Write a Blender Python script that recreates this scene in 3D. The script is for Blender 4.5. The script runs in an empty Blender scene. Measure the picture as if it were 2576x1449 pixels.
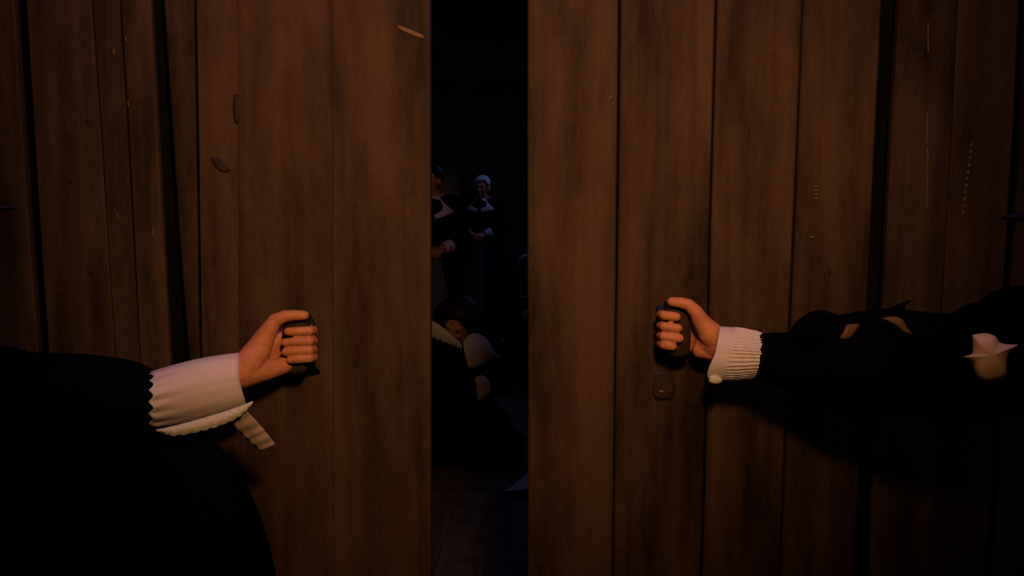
import bpy, bmesh, math, random
from mathutils import Vector, Matrix, noise, Euler

random.seed(7)
scn = bpy.context.scene
C = scn.collection

# ------------------------------------------------------------------ camera
F = 2231.0
PITCH = math.radians(6.5)
CAMZ = 1.5
cd = bpy.data.cameras.new('camera'); cam = bpy.data.objects.new('camera', cd); C.objects.link(cam)
cam.location = (0, 0, CAMZ); cam.rotation_euler = (math.radians(90) - PITCH, 0, 0)
cd.sensor_width = 36.0; cd.lens = 36.0 * F / 2576.0; cd.clip_start = 0.02; cd.clip_end = 100
scn.camera = cam

# ------------------------------------------------------------------ world, lamps, exposure
vs = scn.view_settings
vs.view_transform = 'Standard'; vs.look = 'None'; vs.gamma = 1.0; vs.use_curve_mapping = False; vs.exposure = 0.0
w = bpy.data.worlds.new('night'); scn.world = w; w.use_nodes = True
w.node_tree.nodes['Background'].inputs[0].default_value = (0.35, 0.45, 1.0, 1)
w.node_tree.nodes['Background'].inputs[1].default_value = 0.0012

def aim(o, target):
    d = Vector(target) - o.location
    o.rotation_euler = d.to_track_quat('-Z', 'Y').to_euler()

def spot(name, loc, target, energy, col, size, blend, rad):
    l = bpy.data.lights.new(name, 'SPOT'); l.energy = energy; l.color = col
    l.spot_size = math.radians(size); l.spot_blend = blend; l.shadow_soft_size = rad
    o = bpy.data.objects.new(name, l); C.objects.link(o); o.location = loc; aim(o, target); return o

def area(name, loc, target, energy, col, sx, sy):
    l = bpy.data.lights.new(name, 'AREA'); l.energy = energy; l.color = col
    l.shape = 'RECTANGLE'; l.size = sx; l.size_y = sy
    o = bpy.data.objects.new(name, l); C.objects.link(o); o.location = loc; aim(o, target); return o

WARM = (1.0, 0.53, 0.20)
spot('lantern_light', (0.16, 0.10, 2.00), (-0.04, 1.62, 1.64), 84.0, WARM, 77, 1.0, 0.08)
area('moonlight_over_doorway', (-0.15, 0.95, 3.3), (-0.15, 1.25, 1.2), 6.5, (0.58, 0.33, 1.0), 1.8, 0.3)
area('moonlight_inside', (1.4, 5.2, 2.9), (-0.25, 4.8, 0.7), 1.8, (0.40, 0.34, 1.0), 0.7, 0.7)
area('moonlight_further_inside', (1.2, 9.0, 3.3), (-0.45, 7.9, 1.2), 6.5, (0.25, 0.32, 1.0), 0.7, 0.7)
area('moonlight_on_rafters', (0.6, 8.6, 3.2), (-0.3, 12.5, 2.6), 3.2, (0.25, 0.45, 1.0), 0.8, 0.8)

# ------------------------------------------------------------------ helpers
CP, SP = math.cos(PITCH), math.sin(PITCH)
def P(px, py, Y):
    """world point that lies at distance Y in front of the camera and shows at pixel px, py"""
    cx = (px - 1288.0) / F; cy = -(py - 724.5) / F
    dy = CP + cy * SP; dz = -SP + cy * CP
    t = Y / dy
    return Vector((cx * t, Y, CAMZ + dz * t))

def tagp(o, label=None, cat=None, group=None, kind=None):
    if label: o['label'] = label
    if cat: o['category'] = cat
    if group: o['group'] = group
    if kind: o['kind'] = kind
    return o

def empty(name, loc, rz=0):
    o = bpy.data.objects.new(name, None); C.objects.link(o); o.location = loc
    o.rotation_euler = (0, 0, rz); o.empty_display_size = 0.1
    return o

def link(name, bm_or_me, mat, parent=None, smooth=True):
    """one mesh object; vertices are given in world space and moved into the parent's space"""
    if isinstance(bm_or_me, bmesh.types.BMesh):
        me = bpy.data.meshes.new(name); bm_or_me.to_mesh(me); bm_or_me.free()
    else:
        me = bm_or_me
    me.name = name
    for p in me.polygons: p.use_smooth = smooth
    me.materials.clear(); me.materials.append(mat)
    o = bpy.data.objects.new(name, me); C.objects.link(o)
    if parent is not None:
        m = parent_matrix(parent)
        me.transform(m.inverted()); o.parent = parent
    return o

def parent_matrix(o):
    m = o.matrix_basis.copy() if o.matrix_basis else Matrix()
    loc = Matrix.Translation(o.location) @ o.rotation_euler.to_matrix().to_4x4()
    return parent_matrix(o.parent) @ loc if o.parent else loc

def grid_mesh(bm, g, close_u=False, close_v=False):
    V = [[bm.verts.new(p) for p in row] for row in g]
    n, m = len(V), len(V[0])
    for i in range(n if close_u else n - 1):
        for j in range(m if close_v else m - 1):
            a, b, c, d = V[i][j], V[(i+1) % n][j], V[(i+1) % n][(j+1) % m], V[i][(j+1) % m]
            try: bm.faces.new((a, b, c, d))
            except ValueError: pass
    return V

def sheet(g, thick, close_u=False):
    bm = bmesh.new(); grid_mesh(bm, g, close_u)
    bmesh.ops.recalc_face_normals(bm, faces=bm.faces)
    bmesh.ops.solidify(bm, geom=bm.faces[:], thickness=thick)
    return bm

def loft(rings):
    bm = bmesh.new(); V = grid_mesh(bm, rings, False, True)
    bm.faces.new(V[0]); bm.faces.new(list(reversed(V[-1])))
    bmesh.ops.recalc_face_normals(bm, faces=bm.faces)
    return bm

def cat_rom(pts, n):
    """smooth curve through pts, n samples per span"""
    out = []
    P_ = [pts[0]] + list(pts) + [pts[-1]]
    for i in range(1, len(P_) - 2):
        a, b, c, d = [Vector(q) for q in P_[i-1:i+3]]
        for k in range(n):
            t = k / n
            out.append(0.5*((2*b) + (c-a)*t + (2*a-5*b+4*c-d)*t*t + (3*b-a-3*c+d)*t**3))
    out.append(Vector(pts[-1]))
    return out

# ---- rounded solids joined into one skin by a voxel remesh
class Blob:
    def __init__(s): s.bm = bmesh.new()
    def ell(s, c, r, rot=None, seg=14):
        M = Matrix.Translation(c)
        if rot is not None: M = M @ rot.to_4x4()
        if not hasattr(r, '__len__'): r = (r, r, r)
        M = M @ Matrix.Diagonal((*r, 1))
        bmesh.ops.create_uvsphere(s.bm, u_segments=seg, v_segments=max(6, seg*2//3), radius=1.0, matrix=M)
    def chain(s, pts):
        for (p, r), (q, t) in zip(pts[:-1], pts[1:]):
            p = Vector(p); q = Vector(q); d = q - p; L = d.length
            if L < 1e-5: continue
            rot = d.to_track_quat('Z', 'Y').to_matrix().to_4x4()
            bmesh.ops.create_cone(s.bm, cap_ends=True, segments=14, radius1=r, radius2=t, depth=L,
                                  matrix=Matrix.Translation((p+q)/2) @ rot)
        for p, r in pts: s.ell(p, r, seg=12)
    def mesh(s, voxel, smooth=6, factor=0.5):
        me = bpy.data.meshes.new('tmp'); s.bm.to_mesh(me); s.bm.free()
        o = bpy.data.objects.new('tmp', me); C.objects.link(o)
        m = o.modifiers.new('r', 'REMESH'); m.mode = 'VOXEL'; m.voxel_size = voxel; m.use_smooth_shade = True
        k = o.modifiers.new('s', 'SMOOTH'); k.factor = factor; k.iterations = smooth
        dg = bpy.context.evaluated_depsgraph_get(); dg.update()
        out = bpy.data.meshes.new_from_object(o.evaluated_get(dg))
        bpy.data.objects.remove(o); bpy.data.meshes.remove(me)
        return out

def join_meshes(ms):
    bm = bmesh.new()
    for m in ms:
        bm.from_mesh(m); bpy.data.meshes.remove(m)
    return bm

def puff(outline, Y, bulge, back=0.006, rings=7, sub=6):
    """a soft pillow of cloth or wood with the given pixel outline, bulging towards -Y; Y may be a function of px"""
    fy = Y if callable(Y) else (lambda q: Y)
    pts = cat_rom([(a, b, 0) for a, b in outline] + [(outline[0][0], outline[0][1], 0)], sub)[:-1]
    cx = sum(p.x for p in pts)/len(pts); cy = sum(p.y for p in pts)/len(pts)
    bm = bmesh.new(); R = []
    for k in range(rings):
        s = 1 - k/rings
        h = math.sqrt(max(0, 1 - s*s))
        R.append([P(cx+(p.x-cx)*s, cy+(p.y-cy)*s, fy(cx+(p.x-cx)*s) - bulge*h) for p in pts])
    R.insert(0, [P(cx+(p.x-cx)*.96, cy+(p.y-cy)*.96, fy(cx+(p.x-cx)*.96) + back) for p in pts])
    V = grid_mesh(bm, R, False, True)
    c = bm.verts.new(P(cx, cy, fy(cx) - bulge))
    n = len(pts)
    for i in range(n): bm.faces.new((V[-1][i], V[-1][(i+1) % n], c))
    bm.faces.new(V[0])
    bmesh.ops.recalc_face_normals(bm, faces=bm.faces)
    return bm

# ------------------------------------------------------------------ materials
def mat(name, col, rough=0.8, spec=0.3, bump=None, vary=0.15, scale=40, sss=0):
    m = bpy.data.materials.new(name); m.use_nodes = True
    nt = m.node_tree; b = nt.nodes['Principled BSDF']
    b.inputs['Roughness'].default_value = rough
    b.inputs['Specular IOR Level'].default_value = spec
    if sss:
        b.inputs['Subsurface Weight'].default_value = sss
        b.inputs['Subsurface Radius'].default_value = (0.01, 0.003, 0.001)
        b.inputs['Subsurface Scale'].default_value = 0.5
    tc = nt.nodes.new('ShaderNodeTexCoord'); n = nt.nodes.new('ShaderNodeTexNoise')
    n.inputs['Scale'].default_value = scale; n.inputs['Detail'].default_value = 4
    nt.links.new(tc.outputs['Object'], n.inputs['Vector'])
    r = nt.nodes.new('ShaderNodeValToRGB')
    r.color_ramp.elements[0].position = 0.3; r.color_ramp.elements[1].position = 0.7
    r.color_ramp.elements[0].color = (*[c*(1-vary) for c in col], 1)
    r.color_ramp.elements[1].color = (*[min(1, c*(1+vary)) for c in col], 1)
    nt.links.new(n.outputs['Fac'], r.inputs[0]); nt.links.new(r.outputs[0], b.inputs['Base Color'])
    if bump:
        bp = nt.nodes.new('ShaderNodeBump'); bp.inputs['Strength'].default_value = bump
        bp.inputs['Distance'].default_value = 0.002
        nt.links.new(n.outputs['Fac'], bp.inputs['Height']); nt.links.new(bp.outputs[0], b.inputs['Normal'])
    return m

def wood(name, dark, light, axis='Z', bump=0.4):
    """rough-sawn boards: long grain streaks, blotches, fine saw marks across the grain"""
    m = bpy.data.materials.new(name); m.use_nodes = True
    nt = m.node_tree; N = nt.nodes; L = nt.links; b = N['Principled BSDF']
    b.inputs['Roughness'].default_value = 0.7; b.inputs['Specular IOR Level'].default_value = 0.10
    tc = N.new('ShaderNodeTexCoord'); oi = N.new('ShaderNodeObjectInfo')
    add = N.new('ShaderNodeVectorMath'); add.operation = 'MULTIPLY_ADD'
    sc = N.new('ShaderNodeVectorMath'); sc.operation = 'SCALE'
    sc.inputs[0].default_value = (17, 5, 31); L.new(oi.outputs['Random'], sc.inputs['Scale'])
    L.new(tc.outputs['Object'], add.inputs[0]); add.inputs[1].default_value = (1, 1, 1); L.new(sc.outputs[0], add.inputs[2])
    def nz(vec, scale, det=5, rgh=0.6, dist=0.0):
        mp = N.new('ShaderNodeMapping'); mp.inputs['Scale'].default_value = vec; L.new(add.outputs[0], mp.inputs[0])
        n = N.new('ShaderNodeTexNoise'); n.inputs['Scale'].default_value = scale; n.inputs['Detail'].default_value = det
        n.inputs['Roughness'].default_value = rgh; n.inputs['Distortion'].default_value = dist
        L.new(mp.outputs[0], n.inputs['Vector']); return n.outputs['Fac']
    if axis == 'Z': g, s = (1, 1, 0.05), (0.10, 1, 1)
    else: g, s = (1, 0.05, 1), (0.10, 1, 1)
    streak = nz(g, 30, 5, 0.6, 0.4)
    broad = nz((1, 1, 0.10) if axis == 'Z' else (1, .10, 1), 14, 3, 0.5)
    saw = nz(s, 110, 3, 0.75, 0.6)
    blot = nz((1, 1, 0.32), 10, 5, 0.62, 0.3)
    fleck = nz((1, 1, 0.25), 160, 2, 0.5)
    def mth(op, a, b_, c=None):
        k = N.new('ShaderNodeMath'); k.operation = op
        for i, v in enumerate((a, b_, c)):
            if v is None: continue
            if isinstance(v, (int, float)): k.inputs[i].default_value = v
            else: L.new(v, k.inputs[i])
        return k.outputs[0]
    t = mth('MULTIPLY_ADD', streak, 0.28, mth('MULTIPLY', broad, 0.52))
    t = mth('MULTIPLY_ADD', blot, 0.52, t)
    t = mth('MULTIPLY_ADD', fleck, 0.10, t)
    t = mth('MULTIPLY_ADD', saw, 0.05, t)
    t = mth('MULTIPLY_ADD', oi.outputs['Random'], 0.06, t)
    r = N.new('ShaderNodeValToRGB')
    e = r.color_ramp.elements
    e[0].position = 0.62; e[0].color = (*dark, 1)
    e[1].position = 0.885; e[1].color = (*light, 1)
    L.new(t, r.inputs[0]); L.new(r.outputs[0], b.inputs['Base Color'])
    h = mth('MULTIPLY_ADD', saw, 0.5, mth('MULTIPLY', streak, 0.9))
    h = mth('MULTIPLY_ADD', fleck, 0.35, h)
    bp = N.new('ShaderNodeBump'); bp.inputs['Strength'].default_value = bump; bp.inputs['Distance'].default_value = 0.0022
    L.new(h, bp.inputs['Height']); L.new(bp.outputs[0], b.inputs['Normal'])
    return m

M_DOOR = wood('door_wood', (0.017, 0.0083, 0.0044), (0.082, 0.042, 0.021))
M_WALL = wood('weathered_wall_wood', (0.017, 0.0092, 0.0052), (0.078, 0.043, 0.024), bump=0.9)
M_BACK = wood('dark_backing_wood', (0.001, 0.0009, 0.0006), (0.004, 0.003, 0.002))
M_FLOOR = wood('floor_wood', (0.060, 0.040, 0.030), (0.140, 0.100, 0.075), axis='Y')
M_INT = wood('barn_wood', (0.030, 0.026, 0.022), (0.070, 0.062, 0.055))
M_GRIP = wood('handle_wood', (0.020, 0.011, 0.006), (0.050, 0.028, 0.014))
M_CHIP = mat('fresh_splintered_wood', (0.17, 0.085, 0.036), 0.7, 0.3, 0.4, 0.3, 90)
M_KNOT = mat('dark_knot_wood', (0.030, 0.015, 0.008), 0.7, 0.2, 0.5, 0.4, 120)
M_IRON = mat('black_iron', (0.006, 0.006, 0.006), 0.55, 0.3, 0.3, 0.3, 80)
M_BLACK = mat('black_wool', (0.0018, 0.0018, 0.002), 1.0, 0.01, 0.3, 0.3, 200)
M_BLACK2 = mat('black_velvet_trim', (0.003, 0.0034, 0.0034), 0.9, 0.02, 0.3, 0.3, 200)
M_VOID = mat('dark_gown_wool', (0.010, 0.010, 0.012), 1.0, 0.04, 0.3, 0.3, 100)
M_VEIL = mat('dark_veil', (0.16, 0.15, 0.21), 1.0, 0.05, 0.2, 0.2, 60)
M_LINEN = mat('white_linen', (0.64, 0.54, 0.54), 0.9, 0.15, 0.35, 0.06, 260)
M_LACE = mat('ivory_lace', (0.62, 0.56, 0.46), 0.9, 0.15, 0.8, 0.14, 320)
M_APRON = mat('grey_linen_apron', (0.085, 0.085, 0.105), 0.95, 0.1, 0.2, 0.12, 60)
M_SKIN = mat('skin', (0.50, 0.19, 0.085), 0.55, 0.30, 0.3, 0.16, 45, sss=0.10)
M_CREAM = mat('cream_linen_shirt', (0.90, 0.58, 0.30), 0.9, 0.1, 0.3, 0.10, 60)
M_LINING = mat('tan_lining_cloth', (0.16, 0.075, 0.032), 0.9, 0.1, 0.3, 0.2, 60)
M_RIBBON = mat('faded_ribbon', (0.30, 0.21, 0.16), 0.85, 0.15, 0.3, 0.25, 50)
M_HAIR = mat('black_hair', (0.006, 0.004, 0.003), 0.6, 0.3, 0.4, 0.3, 90)
M_EYE = mat('eye_white', (0.14, 0.11, 0.09), 0.5, 0.2, None, 0.05, 20)

# ------------------------------------------------------------------ boards of the doors and walls
YD = 1.62      # front face of the doors
YW = 1.662     # front face of the wall boards beside them
def board(name, xt, xb, Y, th, m, parent, z0=0.02, z1=2.75, rows=12, wob=0.0022, seed=0, bev=.003):
    """upright plank: xt = (left, right) pixel x at the top of the frame (y=30), xb = the same at y=1418"""
    def edge(a, b):
        p, q = P(a, 30, Y), P(b, 1418, Y)
        return lambda z: p.x + (q.x - p.x) * (z - p.z) / (q.z - p.z)
    el, er = edge(xt[0], xb[0]), edge(xt[1], xb[1])
    bm = bmesh.new(); G = []
    dy = 0.0015 * math.sin(seed * 7.3)
    for i in range(rows + 1):
        z = z0 + (z1 - z0) * i / rows
        wl = wob * noise.noise((seed*3.1, z*2.3, 0)); wr = wob * noise.noise((seed*3.1+9, z*2.3, 4))
        xl, xr = el(z) + wl, er(z) + wr
        f = Y + dy + 0.0012 * noise.noise((seed, z*1.5, 2)); c = bev
        G.append([Vector((xl, Y+th, z)), Vector((xl, f+c, z)), Vector((xl+c, f, z)), Vector((xr-c, f, z)),
                  Vector((xr, f+c, z)), Vector((xr, Y+th, z))])
    V = grid_mesh(bm, G, False, True)
    bm.faces.new(V[0]); bm.faces.new(list(reversed(V[-1])))
    bmesh.ops.recalc_face_normals(bm, faces=bm.faces)
    return link(name, bm, m, parent, smooth=False)

def box(bm, lo, hi, rz=0, piv=None):
    r = bmesh.ops.create_cube(bm, size=1)
    for v in r['verts']:
        v.co = Vector([lo[i] + (v.co[i] + .5) * (hi[i] - lo[i]) for i in range(3)])
    if rz:
        bmesh.ops.rotate(bm, verts=r['verts'], cent=piv, matrix=Matrix.Rotation(rz, 3, 'Z'))
    return r['verts']

# left door
d1 = tagp(empty('door_1', (P(790, 1418, YD).x, YD + .02, 0)), 'left plank door slid back from the dark gap, held by the lace-cuffed hand', kind='structure')
for i, (a, b, c, d) in enumerate([(494, 597, 516, 604.6), (597.6, 835, 605.2, 838.6), (835.6, 1081, 839.2, 1084)]):
    board('plank', (a, b), (c, d), YD, 0.032, M_DOOR, d1, seed=i+1, bev=.0008, wob=.0002)
# right door
d2 = tagp(empty('door_2', (P(1740, 1418, YD).x, YD + .02, 0)), 'right plank door beside the dark gap, held by the hand with the pleated cuff', kind='structure')
for i, (a, b, c, d) in enumerate([(1328, 1556, 1328, 1541), (1560, 1799, 1544, 1763), (1806, 2019, 1769, 1962), (2024, 2219, 1967, 2152)]):
    board('plank', (a, b), (c, d), YD, 0.032, M_DOOR, d2, seed=i+11)
# battens on the inner face of both doors keep the planks together
for d, xa, xb in ((d1, 720, 1076), (d2, 1334, 1980)):
    for z in (0.35, 1.45, 2.45):
        bm = bmesh.new(); box(bm, (P(xa, 724, YD).x + .01, YD+.033, z), (P(xb, 724, YD).x - .01, YD+.051, z+.12))
        link('cross_batten', bm, M_BACK, d, smooth=False)

# boarded walls either side
wl = tagp(empty('wall_left', (-0.9, YW, 0)), 'rough boarded wall left of the left plank door', kind='structure')
LW = [(-900, -640, -760, -500), (-630, -380, -480, -250), (-375, -110, -240, 20), (-104, 37, 26, 131),
      (62, 232, 158, 323), (233, 299, 325, 379), (301, 379, 382, 453), (412, 640, 512, 700)]
for i, (a, b, c, d) in enumerate(LW):
    board('plank', (a, b), (c, d), YW, 0.016, M_WALL, wl, seed=i+21, wob=0.004)
for i, (a, b, c, d) in enumerate([(20, 80, 110, 180), (365, 430, 435, 530), (-130, -80, -5, 50), (-400, -350, -265, -215)]):  # near-black backing; the one in the widest gap added to keep it dark
    board('dark_gap_batten', (a, b), (c, d), YW+.050, 0.02, M_BACK, wl, seed=i+31, rows=4)
wr = tagp(empty('wall_right', (0.9, YW, 0)), 'rough boarded wall right of the right plank door', kind='structure')
RW = [(2050, 2215, 1995, 2150), (2259, 2409, 2188, 2337), (2411, 2563, 2340, 2484), (2588, 2820, 2508, 2730), (2826, 3060, 2737, 2960), (3070, 3300, 2970, 3190)]
for i, (a, b, c, d) in enumerate(RW):
    board('plank', (a, b), (c, d), YW, 0.016, M_WALL, wr, seed=i+41, wob=0.004)
for i, (a, b, c, d) in enumerate([(2200, 2275, 2135, 2205), (2550, 2600, 2470, 2520)]):  # near-black backing; the one beside the door edge added to blacken its gap
    board('dark_gap_batten', (a, b), (c, d), YW+.060, 0.02, M_BACK, wr, seed=i+51, rows=4)
bm = bmesh.new(); box(bm, (-1.9, YD-.01, 2.76), (1.9, YD+.12, 2.98))
tagp(link('trim_1', bm, M_WALL, None, False), 'dark timber lintel over both plank doors', kind='structure')

# wear on the boards
def mark(outline, Y, m, parent, name, bulge=0.0012):
    return link(name, puff(outline, Y, bulge, back=0.003, rings=3, sub=3), m, parent)
F1 = YD - .0006
mark([(1000, 62), (1032, 74), (1064, 88), (1062, 97), (1030, 86), (1001, 71)], F1, M_CHIP, d1, 'wood_chip', .002)
mark([(588, 236), (602, 240), (608, 270), (604, 305), (592, 310), (586, 275)], F1, M_KNOT, d1, 'knot')
mark([(530, 398), (552, 398), (572, 414), (580, 428), (562, 434), (542, 420)], F1, M_KNOT, d1, 'knot')
mark([(1648, 930), (1690, 934), (1696, 1000), (1652, 1006), (1640, 985)], F1+.0004, M_KNOT, d2, 'knot', .0004)
mark([(1655, 983), (1664, 981), (1672, 986), (1664, 990)], F1-.002, M_CHIP, d2, 'nail_head', .002)
mark([(2083, 672), (2088, 672), (2091, 684), (2085, 690)], F1, M_KNOT, d2, 'nail_hole')
mark([(1538, 240), (1545, 238), (1534, 249), (1524, 251)], F1, M_CHIP, d2, 'wood_chip')
FW = YW - .0006
for k, (x, y, hgt) in enumerate([(2335, 60, 70), (2333, 285, 75), (2334, 372, 60), (2334, 440, 80)]):
    mark([(x-1.5, y), (x+1.5, y), (x+1.8, y+hgt), (x-1.5, y+hgt)], FW-.001, M_CHIP, wr, 'splinter')
for k in range(11):
    x = 2444 - k*2.1; y = 362 + k*17
    mark([(x-3, y), (x+3, y-3), (x+3, y+5), (x-2, y+9)], FW-.001, M_CHIP, wr, 'splinter')
for k in range(4):
    mark([(2050, 468+k*10), (2056, 466+k*10), (2056, 470+k*10), (2050, 472+k*10)], F1-.0005, M_CHIP, d2, 'splinter')
mark([(2036, 596), (2046, 593), (2047, 598), (2038, 600)], F1-.0005, M_CHIP, d2, 'splinter')
for (x, y) in ((316, 98), (286, 130), (322, 262), (384, 585), (295, 545)):
    mark([(x-1.5, y-7), (x+1.5, y-7), (x+2, y+7), (x-1, y+7)], FW-.001, M_CHIP, wl, 'splinter')
mark([(229, 672), (236, 680), (232, 694), (224, 688)], FW, M_KNOT, wl, 'knot')
mark([(174, 448), (181, 452), (180, 462), (173, 459)], FW, M_KNOT, wl, 'knot')
mark([(216, 300), (225, 302), (226, 312), (217, 311)], FW, M_KNOT, wl, 'knot')
# flat black pointed strips that reach in from both edges of the frame
link('pointed_strip', puff([(-420, 480), (-200, 492), (-20, 510), (18, 516), (44, 524), (20, 528), (-20, 528), (-200, 530), (-420, 530)], YW-.004, .004, .006, 3, 4), M_IRON, wl)['label'] = 'pointed black strip'
link('pointed_strip', puff([(2516, 547), (2540, 537), (2600, 535), (3000, 530), (3000, 562), (2600, 556), (2540, 553)], YW-.004, .004, .006, 3, 4), M_IRON, wr)['label'] = 'pointed black strip'

# door handles: upright wooden grip on two posts over an iron plate
def handle(parent, xa, xb, y0, y1, side, plate):
    cx = (xa + xb) / 2; Yb = 1.56; hw = (P(xb, y0, Yb).x - P(xa, y0, Yb).x) / 2
    A, B = P(cx, y0, Yb), P(cx, y1, Yb)
    rings = []
    for i in range(13):
        t = i / 12; c = A.lerp(B, t); s = 1 - 0.16 * abs(2*t-1)**3
        if i in (0, 12): s *= .8
        rings.append([c + Vector((hw*s*math.copysign(abs(math.cos(a))**.7, math.cos(a)), .017*s*math.copysign(abs(math.sin(a))**.8, math.sin(a)), 0))
                      for a in [2*math.pi*k/20 for k in range(20)]])
    h = link('handle', loft(rings), M_GRIP, parent)
    for p, dz in ((A, -.008), (B, .008)):
        bm = bmesh.new(); box(bm, (p.x-hw*.6, Yb, p.z+dz-.008), (p.x+hw*.6, YD+.004, p.z+dz+.008))
        q = link('mount', bm, M_GRIP, None, False); q.data.transform(parent_matrix(parent).inverted()); q.parent = h
    pl = link('back_plate', puff(plate, YD-.002, .002, .003, 3, 4), M_IRON, None)
    pl.data.transform(parent_matrix(parent).inverted()); pl.parent = h; pl['label'] = 'dark iron plate'
handle(d2, 1671, 1737, 768, 896, 1, [(1650, 770), (1700, 762), (1738, 772), (1740, 890), (1700, 898), (1645, 886), (1650, 860)])
handle(d1, 712, 777, 802, 938, -1, [(712, 800), (750, 794), (790, 804), (795, 880), (796, 928), (806, 938), (770, 946), (712, 944)])

# ------------------------------------------------------------------ floor, room beyond
fl = tagp(empty('floor', (0, 4, 0)), 'bare plank floor running through the doorway', kind='structure')
ang = -math.radians(3.4)
# joint of the nearest dark seam passes through this point
J = P(1220, 1415, 1.0); s = (0 - CAMZ) / (J.z - CAMZ); JW = Vector((J.x*s, J.y*s, 0))
dirv = Vector((math.sin(-ang), math.cos(-ang), 0)); nrm = Vector((dirv.y, -dirv.x, 0))
for k in range(-14, 15):
    o = JW + nrm * (k * 0.195)
    cuts = [-6.0, 0.3 + (k*37 % 10)*.12, 4.26 - JW.y + (0 if k in (-1, 0) else ((k*53) % 9) * .3), 9.8]
    cuts[1] = -2.6 + ((k*37) % 10) * .1
    for c0, c1 in zip(cuts[:-1], cuts[1:]):
        g = 0.004 if k in (-1, 0) else .0022
        a = o + dirv*(c0+.002) + nrm*g*.5; b = o + dirv*(c1-.002) + nrm*g*.5
        c = b + nrm*(.195-g); d = a + nrm*(.195-g)
        bm = bmesh.new(); zt = .0015*math.sin(k*5.1+c0)
        vs_ = [bm.verts.new((p.x, p.y, z)) for z in (-.03, zt-.0015) for p in (a, b, c, d)]
        for f in ((0,3,2,1), (4,5,6,7), (0,1,5,4), (1,2,6,5), (2,3,7,6), (3,0,4,7)): bm.faces.new([vs_[i] for i in f])
        bmesh.ops.recalc_face_normals(bm, faces=bm.faces)
        link('plank', bm, M_FLOOR, fl, False)
bm = bmesh.new(); box(bm, (-3.4, -2.4, -.10), (3.4, 13.3, -.035))
link('subfloor', bm, M_BACK, fl, False)
# splintered board end by the seam
q = P(1240, 1268, 1.0); s = -CAMZ/(q.z-CAMZ); bm = bmesh.new()
v = box(bm, (q.x*s-.055, q.y*s-.006, 0), (q.x*s+.02, q.y*s+.006, .008), .25, Vector((q.x*s, q.y*s, 0)))
link('splinter', bm, M_CHIP, fl, False)

def boarded(name, label, pts, along, up, n, width, th):
    root = tagp(empty(name, pts), label, kind='structure')
    for k in range(n):
        a = Vector(pts) + along * (k*width + .004); b = a + along * (width - .008)
        nn = along.cross(Vector((0, 0, 1))) * th
        bm = bmesh.new(); vs_ = [bm.verts.new(p) for p in (a, b, b+nn, a+nn, a+up, b+up, b+nn+up, a+nn+up)]
        for f in ((0,3,2,1), (4,5,6,7), (0,1,5,4), (1,2,6,5), (2,3,7,6), (3,0,4,7)): bm.faces.new([vs_[i] for i in f])
        bmesh.ops.recalc_face_normals(bm, faces=bm.faces)
        link('plank', bm, M_INT, root, False)
    return root
boarded('wall_back', 'far boarded wall at the end of the dark barn', (-3, 12.9, 0), Vector((1, 0, 0)), Vector((0, 0, 4.2)), 24, .25, -.03)
boarded('wall_interior_left', 'dark boarded wall inside on the left', (-3, 1.76, 0), Vector((0, 1, 0)), Vector((0, 0, 3.6)), 28, .40, .03)
boarded('wall_interior_right', 'dark boarded wall inside on the right', (3, 1.76, 0), Vector((0, 1, 0)), Vector((0, 0, 3.6)), 28, .40, -.03)
bm = bmesh.new(); box(bm, (-3.1, 1.76, 3.62), (3.1, 13.0, 3.68))
tagp(link('ceiling', bm, M_INT, None, False), 'dark board ceiling inside the barn', kind='structure')

def beam(name, label, a, b, wdt, dep, m=M_INT, group=None):
    a = Vector(a); b = Vector(b); d = (b-a).normalized(); side = d.cross(Vector((0, 1, 0))).normalized()*wdt/2; y = Vector((0, dep/2, 0))
    bm = bmesh.new(); vs_ = [bm.verts.new(p+o) for p in (a, b) for o in (-side-y, side-y, side+y, -side+y)]
    for f in ((0,3,2,1), (4,5,6,7), (0,1,5,4), (1,2,6,5), (2,3,7,6), (3,0,4,7)): bm.faces.new([vs_[i] for i in f])
    bmesh.ops.recalc_face_normals(bm, faces=bm.faces)
    bmesh.ops.bevel(bm, geom=bm.edges[:], offset=.012, segments=1, affect='EDGES')
    return tagp(link(name, bm, m, None, False), label, kind='structure')
YB = 12.2
beam('trim_2', 'horizontal tie beam high at the back of the dark barn', (-3, YB, P(1200, 178, YB).z), (3, YB, P(1200, 178, YB).z), .22, .2)
beam('trim_3', 'upper diagonal brace meeting the tie beam from above', P(1060, 60, YB-.13), P(1200, 170, YB-.13), .20, .06)
beam('trim_4', 'lower diagonal brace falling left from the tie beam', P(1195, 196, YB-.13), P(1060, 330, YB-.13), .20, .06)
beam('trim_5', 'upright timber post at the back of the dark barn', (-2.0, YB, 0), (-2.0, YB, 3.6), .2, .2)

# ------------------------------------------------------------------ people
def fr(loc, yaw):
    M = Matrix.Translation(loc) @ Matrix.Rotation(yaw, 4, 'Z')
    return lambda x, y, z: M @ Vector((x, y, z))

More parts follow.
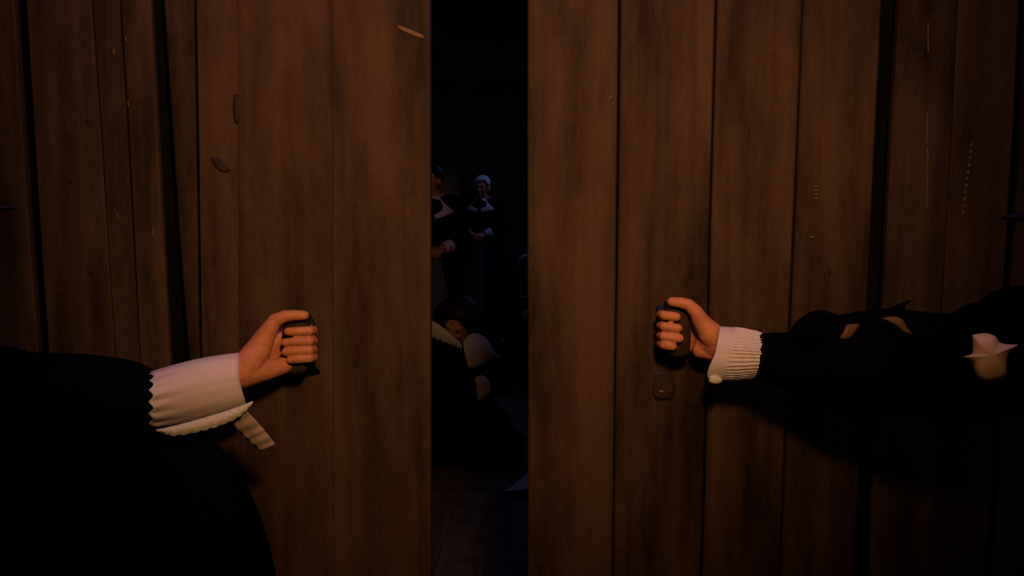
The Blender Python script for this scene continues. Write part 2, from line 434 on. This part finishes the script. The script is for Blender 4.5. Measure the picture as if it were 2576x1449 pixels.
def head_parts(Mx, root, hair='cap', voxel=.005, sc=1.0):
    """head looks along local -Y; Mx maps head space to world; returns (skin pieces adder)"""
    R3 = Mx.to_3x3().normalized()
    T = lambda x, y, z: Mx @ Vector((x*sc, y*sc, z*sc))
    def add(b):
        b.ell(T(0, .012, .03), (.073*sc, .090*sc, .083*sc), R3)
        b.ell(T(0, -.030, -.030), (.057*sc, .060*sc, .076*sc), R3)
        b.ell(T(0, -.042, -.070), (.042*sc, .044*sc, .034*sc), R3)
        b.ell(T(0, -.078, -.092), .016*sc)
        b.chain([(T(0, -.086, .012), .007*sc), (T(0, -.106, -.030), .011*sc)])
        b.chain([(T(-.010, -.094, -.034), .008*sc), (T(.010, -.094, -.034), .008*sc)])
        b.chain([(T(-.040, -.072, .022), .010*sc), (T(0, -.084, .020), .009*sc), (T(.040, -.072, .022), .010*sc)])
        b.ell(T(.034, -.064, -.028), .021*sc); b.ell(T(-.034, -.064, -.028), .021*sc)
        b.chain([(T(-.020, -.084, -.060), .006*sc), (T(0, -.093, -.058), .008*sc), (T(.020, -.084, -.060), .006*sc)])
        b.chain([(T(-.016, -.082, -.070), .006*sc), (T(0, -.090, -.070), .008*sc), (T(.016, -.082, -.070), .006*sc)])
        for s_ in (-1, 1):
            b.ell(T(s_*.073, .010, -.008), (.010*sc, .020*sc, .031*sc), R3)
    for s_ in (-1, 1):
        bm = bmesh.new()
        bmesh.ops.create_uvsphere(bm, u_segments=16, v_segments=10, radius=.0115*sc, matrix=Matrix.Translation(T(s_*.030, -.0745, .001)))
        link('eye', bm, M_EYE, root)
        bm = bmesh.new()
        bmesh.ops.create_uvsphere(bm, u_segments=12, v_segments=8, radius=.0055*sc, matrix=Matrix.Translation(T(s_*.030, -.0822, .001)))
        link('pupil', bm, M_HAIR, root)
    h = Blob()
    h.ell(T(0, .026, .044), (.083*sc, .094*sc, .083*sc), R3)
    if hair in ('long', 'wide'):
        wd = 1.0 if hair == 'long' else 1.45
        for s_ in (-1, 1):
            h.chain([(T(s_*.055*wd, .01, .05), .040*sc*wd), (T(s_*.072*wd, .02, -.03), .034*sc*wd), (T(s_*.070*wd, .03, -.11), .030*sc)])
        h.ell(T(0, .06, -.03), (.085*sc*wd, .055*sc, .10*sc), R3)
        if hair == 'wide': h.ell(T(0, .03, .06), (.12*sc, .10*sc, .085*sc), R3)
    link('hair', h.mesh(voxel*1.3, 3), M_HAIR, root)
    return add

def hand(b, W, Fd, Nn, curl=35, s=1.0):
    """relaxed hand added to blob b. W wrist, Fd finger direction, Nn direction the palm faces, thumb on Fd x Nn side"""
    Fd = Fd.normalized(); Nn = (Nn - Fd*Nn.dot(Fd)).normalized(); T_ = Fd.cross(Nn)
    R = Matrix((T_, Nn, Fd)).transposed()
    b.ell(W + Fd*.048*s, (.040*s, .016*s, .052*s), R)
    for k, (off, L) in enumerate(((.029, .070), (.010, .079), (-.010, .073), (-.029, .056))):
        p = W + Fd*.085*s + T_*off*s; pts = [(p - Fd*.02*s, .0098*s), (p, .0098*s)]
        a = 0
        for j, fr_ in enumerate((.45, .30, .25)):
            a += math.radians(curl * (1 + .1*k))
            p = p + (Fd*math.cos(a) + Nn*math.sin(a)) * L * fr_ * s
            pts.append((p, (.0090 - .0010*j)*s))
        b.chain(pts)
    b.chain([(W + Fd*.012*s + T_*.018*s, .018*s), (W + Fd*.045*s + T_*.045*s + Nn*.012*s, .0125*s),
             (W + Fd*.072*s + T_*.055*s + Nn*.024*s, .0105*s), (W + Fd*.094*s + T_*.050*s + Nn*.034*s, .0088*s)])

STAND = dict(pelvis=(0, 0, .92), waist=(0, 0, 1.08), chest=(0, 0, 1.26), neck=(0, .015, 1.42), head=(0, -.005, 1.545),
             sl=(.165, 0, 1.37), el=(.235, .03, 1.10), wl=(.215, -.07, .87), sr=(-.165, 0, 1.37), er=(-.235, .03, 1.10), wr=(-.215, -.07, .87),
             hl=(.09, 0, .90), kl=(.10, -.02, .50), al=(.10, .02, .09), tl=(.11, -.13, .035),
             hr=(-.09, 0, .90), kr=(-.10, -.02, .50), ar=(-.10, .02, .09), tr=(-.11, -.13, .035))
CLASP = dict(STAND, el=(.25, .0, 1.10), wl=(.075, -.19, 1.05), er=(-.25, .0, 1.10), wr=(-.075, -.19, 1.05))
KNEEL = dict(pelvis=(0, .08, .27), waist=(0, .05, .40), chest=(0, .0, .53), neck=(0, -.01, .65), head=(0, -.05, .76),
             sl=(.165, 0, .61), el=(.23, -.06, .38), wl=(.10, -.26, .36), sr=(-.165, 0, .61), er=(-.23, -.06, .38), wr=(-.10, -.26, .36),
             hl=(.10, .06, .25), kl=(.12, -.30, .08), al=(.10, .12, .07), tl=(.10, .26, .05),
             hr=(-.10, .06, .25), kr=(-.12, -.30, .08), ar=(-.10, .12, .07), tr=(-.10, .26, .05))

def body(T, J, root, s=1.0, voxel=.009, head_rot=(0, 0, 0), yaw=0, hair='cap', skip=(), hand_dirs=None, extra=None):
    """one continuous body: trunk, limbs, neck, head with a face, hands with fingers"""
    j = {k: T(*v) for k, v in J.items()}
    R = Matrix.Rotation(yaw, 3, 'Z')
    b = Blob()
    b.ell(j['pelvis'], (.155*s, .11*s, .12*s), R); b.ell(j['waist'], (.125*s, .095*s, .13*s), R)
    b.ell(j['chest'], (.155*s, .11*s, .17*s), R)
    b.chain([(j['sl'], .055*s), (j['neck'], .052*s), (j['sr'], .055*s)])
    b.chain([(j['neck'], .056*s), (j['head'] + Vector((0, 0, -.05*s)), .052*s)])
    for c in 'lr':
        b.chain([(j['h'+c], .085*s), (j['k'+c], .055*s), (j['a'+c], .038*s)])
        b.chain([(j['a'+c], .038*s), (j['t'+c], .032*s)])
        if 'w'+c not in skip:
            b.chain([(j['s'+c], .052*s), (j['e'+c], .038*s), (j['w'+c], .026*s)])
    Mh = Matrix.Translation(j['head']) @ R.to_4x4() @ Euler([math.radians(a) for a in head_rot]).to_matrix().to_4x4()
    add = head_parts(Mh, root, hair, sc=s)
    main = b.mesh(voxel, 5)
    hb = Blob(); add(hb); hb.chain([(j['neck'], .052*s), (j['head'] + Vector((0, 0, -.06*s)), .050*s)])
    parts = [main, hb.mesh(.004 if voxel < .012 else .006, 4)]
    for c in 'lr':
        if 'w'+c in skip: continue
        fb = Blob(); d, n = (hand_dirs or {}).get(c, (j['w'+c]-j['e'+c], R @ Vector((-1 if c == 'l' else 1, 0, 0))))
        d = Vector(d).normalized()
        fb.chain([(j['w'+c] - d*.05*s, .028*s), (j['w'+c], .026*s)]); hand(fb, j['w'+c], d, Vector(n), 30, s)
        parts.append(fb.mesh(.0025 if voxel < .012 else .004, 3))
    if extra: parts += extra
    link('body', join_meshes(parts), M_SKIN, root)
    return j, Mh

def skirt(T, root, z0, z1, r0, r1, m, name='skirt', depth=.8, folds=17, amp=.04, cx=0, cy=0, n=14, seg=120):
    rings = []
    for i in range(n+1):
        t = i/n; z = z0 + (z1-z0)*t; r = r0 + (r1-r0)*(t**.75)
        rings.append([T(cx + (r*(1+amp*t*math.sin(folds*a+1.3*math.sin(2*a))))*math.cos(a), cy + depth*(r*(1+amp*t*math.sin(folds*a+1.3*math.sin(2*a))))*math.sin(a), z)
                      for a in [2*math.pi*k/seg for k in range(seg)]])
    return link(name, loft(rings), m, root)

def collar(T, root, z, rin, rout, drop, m=M_LINEN, gap=.25, scal=0, cy=0, name='collar', thick=.003, depth=.72, peak=.0):
    """broad falling collar, open at the front (local -Y)"""
    g = []
    n = 64
    for i in range(n+1):
        a = -math.pi/2 + gap + (2*math.pi - 2*gap)*i/n
        row = []
        for k in range(9):
            t = k/8
            ro = rout*(1 + scal*abs(math.sin(a*14)) * (t**4))
            r = rin + (ro-rin)*t
            row.append(T(r*math.cos(a), cy + depth*r*math.sin(a), z - drop*(t**1.5) - peak*t*max(0, -math.sin(a))**4))
        g.append(row)
    return link(name, sheet(g, thick), m, root)

def cuff_ring(a, b, r0, r1, m, root, name='cuff', flare=.15):
    a = Vector(a); b = Vector(b); q = (b-a).to_track_quat('Z', 'Y').to_matrix()
    g = []
    for i in range(28):
        t = 2*math.pi*i/28
        g.append([a.lerp(b, k/5) + q @ Vector((math.cos(t), math.sin(t), 0)) * (r0+(r1-r0)*(1-k/5)) for k in range(6)])
    return link(name, sheet(g, .003, True), m, root)

def bodice(j, R, root, m, s=1.0, name='bodice', skip=(), voxel=.012, stop=.93):
    b = Blob()
    b.ell(j['waist'], (.15*s, .115*s, .15*s), R); b.ell(j['chest'], (.175*s, .13*s, .18*s), R); b.ell(j['pelvis'], (.18*s, .14*s, .14*s), R)
    b.chain([(j['sl'], .07*s), (j['neck'] - Vector((0, 0, .03)), .06*s), (j['sr'], .07*s)])
    for c in 'lr':
        if 'w'+c in skip: continue
        b.chain([(j['s'+c], .072*s), (j['e'+c], .058*s), (j['e'+c].lerp(j['w'+c], stop-.1), .044*s)])
    return link(name, b.mesh(voxel, 4), m, root)

def shoes(j, root):
    for c in 'lr':
        b = Blob(); b.chain([(j['a'+c] + Vector((0, 0, -.02)), .048), (j['t'+c], .040)]); b.ell(j['a'+c] + Vector((0, .02, -.045)), .042)
        link('shoe', b.mesh(.008, 3), M_IRON, root)

I3 = Matrix.Identity(3)

# ---- left figure at the door: black cloak, lace cuff
loc = Vector((-0.99, 1.20, 0)); T = fr(loc, 0)
pl = tagp(empty('person', loc), 'person in black cloak with wide lace-edged cuff, gripping the left door handle', 'person')
J1 = dict(STAND, sl=(.165, 0, 1.35), el=(.33, .10, 1.235))
wristL = P(600, 938, 1.50)
g = Blob()
def PP(x, y, Y, r): return (P(x, y, Y), r)
g.chain([PP(400, 1010, 1.43, .034), PP(520, 965, 1.47, .031), PP(600, 934, 1.50, .0295), PP(640, 912, 1.525, .027)])
g.chain([PP(610, 945, 1.50, .022), PP(672, 932, 1.525, .0175), PP(716, 918, 1.548, .0155)])         # heel of the palm
g.chain([PP(625, 915, 1.51, .026), PP(650, 878, 1.525, .0225), PP(672, 838, 1.528, .0165), PP(690, 808, 1.528, .0125), PP(716, 795, 1.528, .0105), PP(742, 793, 1.531, .0095), PP(766, 793, 1.536, .0082)])
for (y, yt, xt, yk) in ((832, 834, 724, 850), (858, 861, 718, 868), (881, 885, 718, 886), (901, 905, 730, 903)):
    g.chain([PP(640, 912, 1.53, .018), PP(700, yk, 1.575, .0135), PP(724, y+2, 1.590, .0100), PP(774, y, 1.590, .0092), PP(788, y-1, 1.562, .0086), PP(778, y, 1.538, .0083), PP(xt+22, (y+yt)/2, 1.534, .0080), PP(xt, yt, 1.534, .0074)])
handL = g.mesh(.0017, 4, .45)
j1, _ = body(T, J1, pl, 1.0, skip=('wl',), hair='long', head_rot=(0, 0, 25),
             extra=[handL])
# sleeve (outline of the raised arm), widening into the cloak
def sleeve(stations, m, root, name='sleeve', seg=44, wr=.004, seed=1, npx=6):
    st = cat_rom([(a, b, 0) for a, b, *_ in stations], npx); sb = cat_rom([(a, c, 0) for a, b, c, *_ in stations], npx)
    sy = cat_rom([(s_[3], s_[4], 0) for s_ in stations], npx)
    rings = []
    for k in range(len(st)):
        Y = sy[k].x; hd = sy[k].y
        A, B = P(st[k].x, st[k].y, Y), P(st[k].x, sb[k].y, Y)
        c = (A+B)/2; hz = (A.z-B.z)/2
        ring = []
        for q in range(seg):
            a = 2*math.pi*q/seg
            f = 1 + 0
            d = wr*noise.noise((k*.35*6/npx+seed, math.cos(a)*1.6, math.sin(a)*1.6+seed))
            ring.append(Vector((c.x, c.y - (hd+d)*math.sin(a), c.z + (hz)*math.cos(a))))
        rings.append(ring)
    return link(name, loft(rings), m, root)
sleeve([(-560, 830, 1200, 1.20, .12), (-300, 850, 1200, 1.24, .11), (-60, 868, 1200, 1.28, .11), (20, 876, 1190, 1.31, .10), (60, 888, 1180, 1.32, .10), (200, 893, 1160, 1.35, .09), (320, 908, 1120, 1.39, .075), (385, 936, 1084, 1.41, .060), (450, 958, 1060, 1.44, .040)], M_BLACK, pl)
# cloak hanging from the raised arm to the floor
rings = []
rows = [(912, 200, .05), (940, 300, .07), (980, 352, .08), (1030, 366, .09), (1070, 378, .095), (1088, 440, .10), (1100, 520, .10), (1130, 556, .10), (1170, 588, .11), (1230, 624, .12), (1300, 656, .13), (1370, 678, .14), (1430, 692, .15)]
rr = [(P(b_, a_, 1.45), h_) for a_, b_, h_ in rows]
last = rr[-1][0]
rr += [(Vector((last.x + .05, 1.45, .60)), .155), (Vector((last.x + .08, 1.45, .30)), .16), (Vector((last.x + .10, 1.45, .012)), .16)]
for p, hd in rr:
    xl = -1.12; c = (xl+p.x)/2; hw = (p.x-xl)/2
    rings.append([Vector((c + hw*math.cos(a), 1.45 - .16*max(0, 1.15-p.z)*.3 + hd*math.sin(a)*(1+.14*math.sin(19*a)*min(1, max(0, 1.3-p.z)*3)), p.z)) for a in [2*math.pi*k/140 for k in range(140)]])
link('cloak', loft(rings), M_BLACK, pl)
bodice(j1, I3, pl, M_BLACK, 1.05, 'bodice', skip=('wl',))
skirt(T, pl, 1.08, .012, .17, .40, M_BLACK)
shoes(j1, pl)

# lace cuff
def px_cuff(fx, fyc, fhy, Y, hd, m, root, nu=150, nv=20, thick=.0022, name='cuff', rib=None, label=None):
    gr = []
    for i in range(nu):
        a = 2*math.pi*i/nu
        row = []
        for k in range(nv+1):
            t = k/nv
            x = fx(a, t); r = rib(a, t) if rib else 0
            hy = fhy(a, t); yy = fyc(t) - (hy + r*1400)*math.cos(a)
            row.append(P(x, yy, Y(t) - (hd(t)+r)*math.sin(a)))
        gr.append(row)
    o = link(name, sheet(gr, thick, True), m, root)
    if label: o['label'] = label
    return o
px_cuff(lambda a, t: 380*(1-t) + 12*(abs(math.sin(a*7.5+.6))-.5)*(1-t)**5 + (603 - 3*math.cos(a) + 16*max(0, -math.cos(a)))*t,
        lambda t: 1010 - 52*t, lambda a, t: 75 - 4*t + 7*math.sin(math.pi*t), lambda t: 1.405+.085*t, lambda t: .068-.018*t, M_LINEN, pl,
        rib=lambda a, t: (.0007*math.sin(15*a+.6)*max(0, 1-t*3.2)) + .0012*noise.noise((3*math.cos(a), 3*math.sin(a), t*1.5)), label='white linen cuff with scalloped edge')
# lace edge folded under the cuff
def patch(top, bot, Yf, nv=8, n=8, thick=.0022, bulge=.01, scal=None, rip=None):
    t_ = cat_rom([(a, b, 0) for a, b in top], n); b_ = cat_rom([(a, b, 0) for a, b in bot], n)
    N_ = max(len(t_), len(b_)); gr = []
    for i in range(N_):
        p = t_[min(i, len(t_)-1)]; q = b_[min(i, len(b_)-1)]
        if scal: q = q + Vector((0, scal*abs(math.sin(i*.75)), 0))
        row = []
        for k in range(nv+1):
            t = k/nv; m_ = p.lerp(q, t)
            yy = Yf(m_.x, m_.y) - bulge*math.sin(math.pi*t) - (rip*math.sin(i*1.1+t*2) if rip else 0)
            row.append(P(m_.x, m_.y, yy))
        gr.append(row)
    return sheet(gr, thick)
link('lace_edge', patch([(392, 1080), (440, 1070), (500, 1054), (560, 1036), (600, 1022), (636, 1008)],
                        [(398, 1082), (434, 1096), (500, 1086), (556, 1070), (606, 1046), (634, 1018)],
                        lambda x, y: 1.350 + (x-392)*.00030, scal=4, n=10, bulge=.006, rip=.0008), M_LACE, pl)['label'] = 'ivory lace edge hanging under the cuff'
link('ribbon', patch([(622, 1034), (650, 1064), (672, 1090), (692, 1116)], [(578, 1062), (606, 1092), (630, 1116), (656, 1136)],
                     lambda x, y: 1.425 + (y-1034)*.00010, nv=6, bulge=.004, thick=.0015, rip=.0022), M_RIBBON, pl)['label'] = 'pale ribbon end dangling from the cuff'

# ---- right figure at the door: black slashed sleeve, pleated cuff
loc = Vector((1.03, 1.22, 0)); T = fr(loc, 0)
pr = tagp(empty('person', loc), 'person in black slashed sleeve with pleated cuff, gripping the right door handle', 'person')
J2 = dict(STAND, sr=(-.165, 0, 1.34), er=(-.38, .16, 1.25))
g = Blob()
g.chain([PP(2000, 895, 1.46, .030), PP(1880, 884, 1.51, .031), PP(1815, 866, 1.54, .0285), PP(1790, 858, 1.55, .026)])
g.chain([PP(1815, 876, 1.54, .022), PP(1790, 882, 1.548, .0175), PP(1762, 880, 1.555, .0155)])
g.chain([PP(1815, 872, 1.54, .023), PP(1775, 866, 1.555, .020)])
g.chain([PP(1806, 858, 1.54, .025), PP(1786, 838, 1.535, .0220), PP(1766, 810, 1.532, .0155), PP(1751, 785, 1.531, .0125), PP(1733, 767, 1.531, .0108), PP(1712, 761, 1.533, .0096), PP(1690, 759, 1.538, .0082)])
for (y, yt, xt, yk) in ((793, 797, 1702, 822), (821, 826, 1706, 838), (846, 851, 1709, 854), (867, 871, 1692, 872)):
    g.chain([PP(1795, 862, 1.55, .018), PP(1752, yk, 1.577, .0135), PP(1726, y+2, 1.590, .0100), PP(1676, y, 1.590, .0092), PP(1662, y-1, 1.562, .0086), PP(1670, y, 1.538, .0084), PP((xt+1670)/2, (y+yt)/2, 1.534, .0086), PP(xt, yt, 1.534, .0080)])
handR = g.mesh(.0017, 4, .45)
j2, _ = body(T, J2, pr, 1.0, skip=('wr',), hair='long', head_rot=(0, 0, -25), extra=[handR])
sleeve([(1896, 842, 952, 1.48, .040), (1940, 838, 966, 1.46, .050), (1990, 835, 984, 1.45, .055), (2012, 806, 994, 1.44, .060), (2040, 786, 1002, 1.43, .062), (2072, 781, 1016, 1.42, .064), (2105, 793, 1028, 1.41, .066),
        (2160, 785, 1038, 1.40, .070), (2240, 776, 1044, 1.38, .075), (2300, 782, 1048, 1.36, .08), (2360, 789, 1050, 1.35, .085), (2420, 786, 1052, 1.34, .09), (2440, 768, 1052, 1.33, .09),
        (2480, 757, 1050, 1.32, .095), (2520, 730, 1046, 1.31, .10), (2560, 721, 1038, 1.30, .10), (2640, 712, 1025, 1.28, .11), (2800, 690, 1000, 1.25, .12), (3000, 690, 1000, 1.22, .10)], M_BLACK, pr, seed=5)
bodice(j2, I3, pr, M_BLACK, 1.08, 'doublet', skip=('wr',))
link('lace_tie', puff([(2215, 790), (2240, 774), (2266, 762), (2293, 755), (2280, 768), (2268, 790), (2240, 800)], 1.375, .006, .01, 4, 4), M_BLACK2, pr)
link('sleeve_puff', puff([(2000, 838), (2018, 800), (2045, 784), (2078, 782), (2094, 800), (2085, 850), (2040, 870)], 1.385, .014, .03, 6, 4), M_BLACK, pr)
b = Blob()
for c in 'lr':
    b.chain([(j2['h'+c], .12), (j2['k'+c], .095)])
b.ell(j2['pelvis'], (.19, .15, .14)); link('breeches', b.mesh(.012, 4), M_BLACK, pr)
for c in 'lr':
    b = Blob(); b.chain([(j2['k'+c], .066), (j2['k'+c].lerp(j2['a'+c], .35), .064), (j2['a'+c], .047)]); link('stocking', b.mesh(.01, 3), M_BLACK2, pr)
shoes(j2, pr)
# shirt showing through the slashes of the sleeve
link('shirt_slash', puff([(2129, 817), (2146, 815), (2162, 816), (2152, 834), (2136, 852), (2113, 851), (2122, 834)], 1.338, .004, .012, 5, 4), M_LINING, pr)
link('shirt_slash', puff([(2218, 800), (2245, 796), (2266, 801), (2276, 812), (2283, 826), (2296, 841), (2276, 838), (2262, 826), (2244, 814)], 1.311, .005, .012, 5, 4), M_LINING, pr)
link('shirt_puff', puff([(2446, 842), (2480, 838), (2504, 846), (2516, 862), (2538, 866), (2562, 868), (2546, 882), (2534, 900), (2532, 925), (2528, 948), (2496, 959), (2468, 957), (2452, 936), (2444, 912), (2424, 897), (2446, 888)],
                        lambda x: 1.232 - (x-2490)*.0002, .020, .02, 8, 4), M_CREAM, pr)['label'] = 'white shirt cloth bulging from the largest slash'
def ribR(a, t):
    k = min(1, max(0, (t-.32)/.1))
    return k*(.0010*math.sin(46*a + 2*math.sin(5*a)) + .0006*math.sin(24*t)*math.sin(9*a)) + .0010*noise.noise((2*math.cos(a), 2*math.sin(a), 4+t*2))
px_cuff(lambda a, t: (1798 + 13*math.cos(a) - 20*max(0, math.sin(a))*max(0, -math.cos(a)))*(1-t) + (1911 + 7*abs(math.sin(a*4.5+.4)) - 9*max(0, -math.cos(a)))*t,
        lambda t: 891 + 4*t, lambda a, t: 70 - 12*t + 4*math.sin(math.pi*t), lambda t: 1.525-.035*t, lambda t: .046+.004*t, M_LINEN, pr, nu=320, nv=26, rib=ribR, label='white cuff with fine pleats and pointed edge')
link('lace_edge', puff([(1784, 946), (1800, 943), (1816, 952), (1815, 962), (1800, 967), (1784, 961)], 1.488, .006, .01, 5, 4), M_LACE, pr)

# ---- people inside, seen through the gap
def floor_at(px, Y): return Vector(((px-1288)/F*Y/CP, Y, 0))
# standing veiled woman, nearest the left door
loc = floor_at(1090, 6.7); loc.x = P(1084, 480, 6.7).x; T = fr(loc, .15)
pv = tagp(empty('person', loc, 0), 'veiled person standing in dark gown with pale collar, behind the left door edge', 'person')
jv, Mv = body(T, CLASP, pv, 1.0, .014, hair='cap', yaw=.15, head_rot=(0, 0, -38), hand_dirs={'l': ((-.9, -.5, -.1), (0, .4, -1)), 'r': ((.9, -.5, -.1), (0, .4, -1))})
R15 = Matrix.Rotation(.15, 3, 'Z')
bodice(jv, R15, pv, M_VOID)
skirt(T, pv, 1.06, .012, .15, .40, M_VOID, folds=15, amp=.07)
collar(T, pv, 1.435, .06, .190, .12, M_LINEN, gap=.10, peak=.05)
g = []
for i in range(49):                      # veil: dome over the head falling to the shoulder blades
    a = -math.pi*.5 + 1.25 + (2*math.pi-2.5)*i/48
    row = []
    for k in range(15):
        t = k/14; ph = t*1.5
        rr = .185*math.sin(min(1, t/.45)*math.pi/2)**.9 + .035*max(0, t-.45) + .006*math.sin(a*9)*t
        zz = 1.665 - .20*(1-math.cos(min(1, t/.45)*math.pi/2)) - .55*max(0, t-.45)
        row.append(T(rr*math.cos(a)*1.18, .09 + rr*math.sin(a)*.85, zz))
    g.append(row)
link('veil', sheet(g, .003), M_VEIL, pv)
ap = [[T(-.12 + .24*u/16*(.7+.5*v/10) - .0, -.165 - .17*v/10 - .012*math.sin(u*1.6) - .03*math.sin(math.pi*u/16), 1.03 - .72*v/10) for v in range(11)] for u in range(17)]
link('apron', sheet(ap, .003), M_APRON, pv)
for c in 'lr':
    cuff_ring(jv['e'+c].lerp(jv['w'+c], .70), jv['w'+c], .036, .052, M_LINEN, pv)
shoes(jv, pv)

# standing woman in a coif, further back
loc = floor_at(1207, 9.4); loc.x = P(1212, 500, 9.4).x; T = fr(loc, -.25)
CL2 = {k: (v[0], v[1], v[2]*.965) for k, v in CLASP.items()}
pc = tagp(empty('person', loc), 'person standing farthest back in white coif, pale collar and long apron', 'person')
jc, Mc = body(T, CL2, pc, .97, .015, hair='cap', yaw=-.25, hand_dirs={'l': ((-.9, -.5, -.1), (0, .4, -1)), 'r': ((.9, -.5, -.1), (0, .4, -1))})
R25 = Matrix.Rotation(-.25, 3, 'Z')
bodice(jc, R25, pc, M_VOID, .97)
skirt(T, pc, 1.02, .012, .15, .38, M_VOID)
collar(T, pc, 1.385, .055, .185, .12, M_LINEN, gap=.12, peak=.03)
def coif(T, z, root, s=1.0, yaw=0):
    b = Blob(); Rz = Matrix.Rotation(yaw, 3, 'Z')
    b.ell(T(0, .030*s, z + .062*s), (.092*s, .098*s, .078*s), Rz); b.ell(T(0, .055*s, z + .0*s), (.082*s, .060*s, .075*s), Rz)
    b.chain([(T(-.082*s, -.015*s, z+.03*s), .014*s), (T(-.05*s, -.055*s, z+.085*s), .014*s), (T(.05*s, -.055*s, z+.085*s), .014*s), (T(.082*s, -.015*s, z+.03*s), .014*s)])
    link('coif', b.mesh(.006, 3), M_LINEN, root)
coif(T, CL2['head'][2], pc, .97, -.25)
ap = [[T(-.11 + .22*u/14*(.9+.15*v/10), -.15 - .17*v/10 - .010*math.sin(u*1.9) - .025*math.sin(math.pi*u/14), .97 - .80*v/10) for v in range(11)] for u in range(15)]
link('apron', sheet(ap, .003), M_APRON, pc)
for c in 'lr':
    cuff_ring(jc['e'+c].lerp(jc['w'+c], .70), jc['w'+c], .034, .050, M_LINEN, pc)
shoes(jc, pc)

# kneeling figure in front with wide scalloped collar
YC = 4.9
loc = floor_at(1150, YC); loc.x = P(1158, 860, YC).x; T = fr(loc, 0)
pk = tagp(empty('person', loc), 'dark-haired person crouching low in a wide scalloped collar, nearest in the gap', 'person')
hd_ = P(1151, 812, YC-.06)
KC = dict(KNEEL, head=(hd_.x-loc.x, -.06, hd_.z), chest=(0, 0, .52), neck=(0, -.01, hd_.z-.125))
wq = P(1216, 985, YC-.30); KC['wl'] = (wq.x-loc.x-.06, -.01, wq.z); KC['el'] = (.24, -.08, .40)
wq2 = P(1120, 1000, YC-.28); KC['wr'] = (-.10, -.05, .22)
KC['sl'] = (.165, 0, .615); KC['sr'] = (-.165, 0, .63)
jk, Mk = body(T, KC, pk, 1.0, .012, hair='wide', head_rot=(26, 14, -12), hand_dirs={'l': ((-.5, .5, -.7), (-.3, .2, -.9)), 'r': ((.3, .3, -.9), (.3, .6, -.4))})
bodice(jk, I3, pk, M_BLACK, 1.0)
b = Blob(); b.ell(T(0, -.05, .15), (.30, .36, .18)); b.ell(T(0, .05, .28), (.20, .18, .20)); b.ell(T(.02, -.18, .08), (.36, .22, .085)); b.ell(T(-.05, -.02, .06), (.42, .30, .062))
for i in range(7):
    a = i*.9 + .4; b.chain([(T(.1*math.cos(a), -.05+.1*math.sin(a), .22), .05), (T(.36*math.cos(a), -.05+.30*math.sin(a), .05), .04)])
link('skirt', b.mesh(.012, 4), M_BLACK, pk)
fy = lambda x, y: YC - .19 + abs(x-1160)*.0014
link('collar', patch([(1040, 806), (1062, 801), (1090, 808), (1120, 828), (1146, 852), (1160, 866)],
                     [(1042, 822), (1066, 836), (1090, 846), (1118, 858), (1142, 866), (1162, 874)], fy, scal=5, n=8, bulge=.015, thick=.003), M_LINEN, pk)['label'] = 'left wing of wide white collar, scalloped'
link('collar', patch([(1164, 862), (1176, 846), (1194, 838), (1216, 846), (1232, 864), (1246, 886), (1256, 892)],
                     [(1176, 918), (1180, 923), (1192, 924), (1210, 918), (1226, 910), (1244, 904), (1256, 898)], fy, scal=3, n=8, bulge=.03, thick=.003), M_LINEN, pk)['label'] = 'right wing of wide white collar'
link('cuff', puff([(1194, 950), (1208, 944), (1224, 950), (1234, 968), (1232, 990), (1218, 1002), (1202, 1008), (1198, 980)], YC-.17, .03, .06, 6, 4), M_LINEN, pk)

# kneeling woman half hidden by the right door
YE = 7.0
loc = floor_at(1330, YE); loc.x = P(1330, 700, YE).x; T = fr(loc, .3)
KD = dict(KNEEL); hz = P(1326, 680, YE).z; dz = hz - KNEEL['head'][2]
for k in ('head', 'neck', 'chest', 'waist', 'sl', 'sr'): KD[k] = (KNEEL[k][0], KNEEL[k][1], KNEEL[k][2] + dz*(1 if k != 'waist' else .5))
wq = P(1322, 786, YE-.25); KD['wr'] = (-.05, -.25, wq.z); KD['wl'] = (.08, -.25, wq.z)
pe = tagp(empty('person', loc), 'person kneeling in white cap and collar, half hidden by the right door edge', 'person')
je, Me = body(T, KD, pe, .95, .015, hair='cap', yaw=.3, hand_dirs={'l': ((-.7, -.3, .3), (-.3, .3, -1)), 'r': ((.7, -.3, .3), (.3, .3, -1))})
bodice(je, Matrix.Rotation(.3, 3, 'Z'), pe, M_VOID, .95)
coif(T, KD['head'][2], pe, .93, .3)
collar(T, pe, hz-.10, .055, .17, .10, M_LINEN, gap=.12)
b = Blob(); b.ell(T(0, -.05, .15), (.28, .34, .17)); b.ell(T(0, .05, .32), (.18, .16, .24)); b.ell(T(0, -.12, .06), (.36, .26, .062))
link('skirt', b.mesh(.015, 4), M_VOID, pe)
for c in 'lr': cuff_ring(je['e'+c].lerp(je['w'+c], .75), je['w'+c], .034, .048, M_LINEN, pe)

# crumpled cloth on the floor by the right door
g = []
o = P(1325, 1240, 1.0); s = -CAMZ/(o.z-CAMZ); ox, oy = o.x*s, o.y*s
for i in range(25):
    row = []
    for k in range(19):
        u = i/24; v_ = k/18
        x = ox - .125*(1-v_*.2) + .36*u; y = oy - .07 + .30*v_ + .02*math.sin(5*u)
        z = .012 + .045*u*(.4+.6*abs(math.sin(3.3*u+2.2*v_))) + .012*noise.noise((u*4, v_*4, 1))*u + .008
        if u < .33: y = y*(u/.33) + (oy)*(1-u/.33); z = .010 + (z-.010)*(u/.33)
        row.append(Vector((x, y, z)))
    g.append(row)
tagp(link('cloth', sheet(g, .003), M_LINEN, None), 'pale crumpled cloth on the floor inside beside the right door edge', 'cloth')
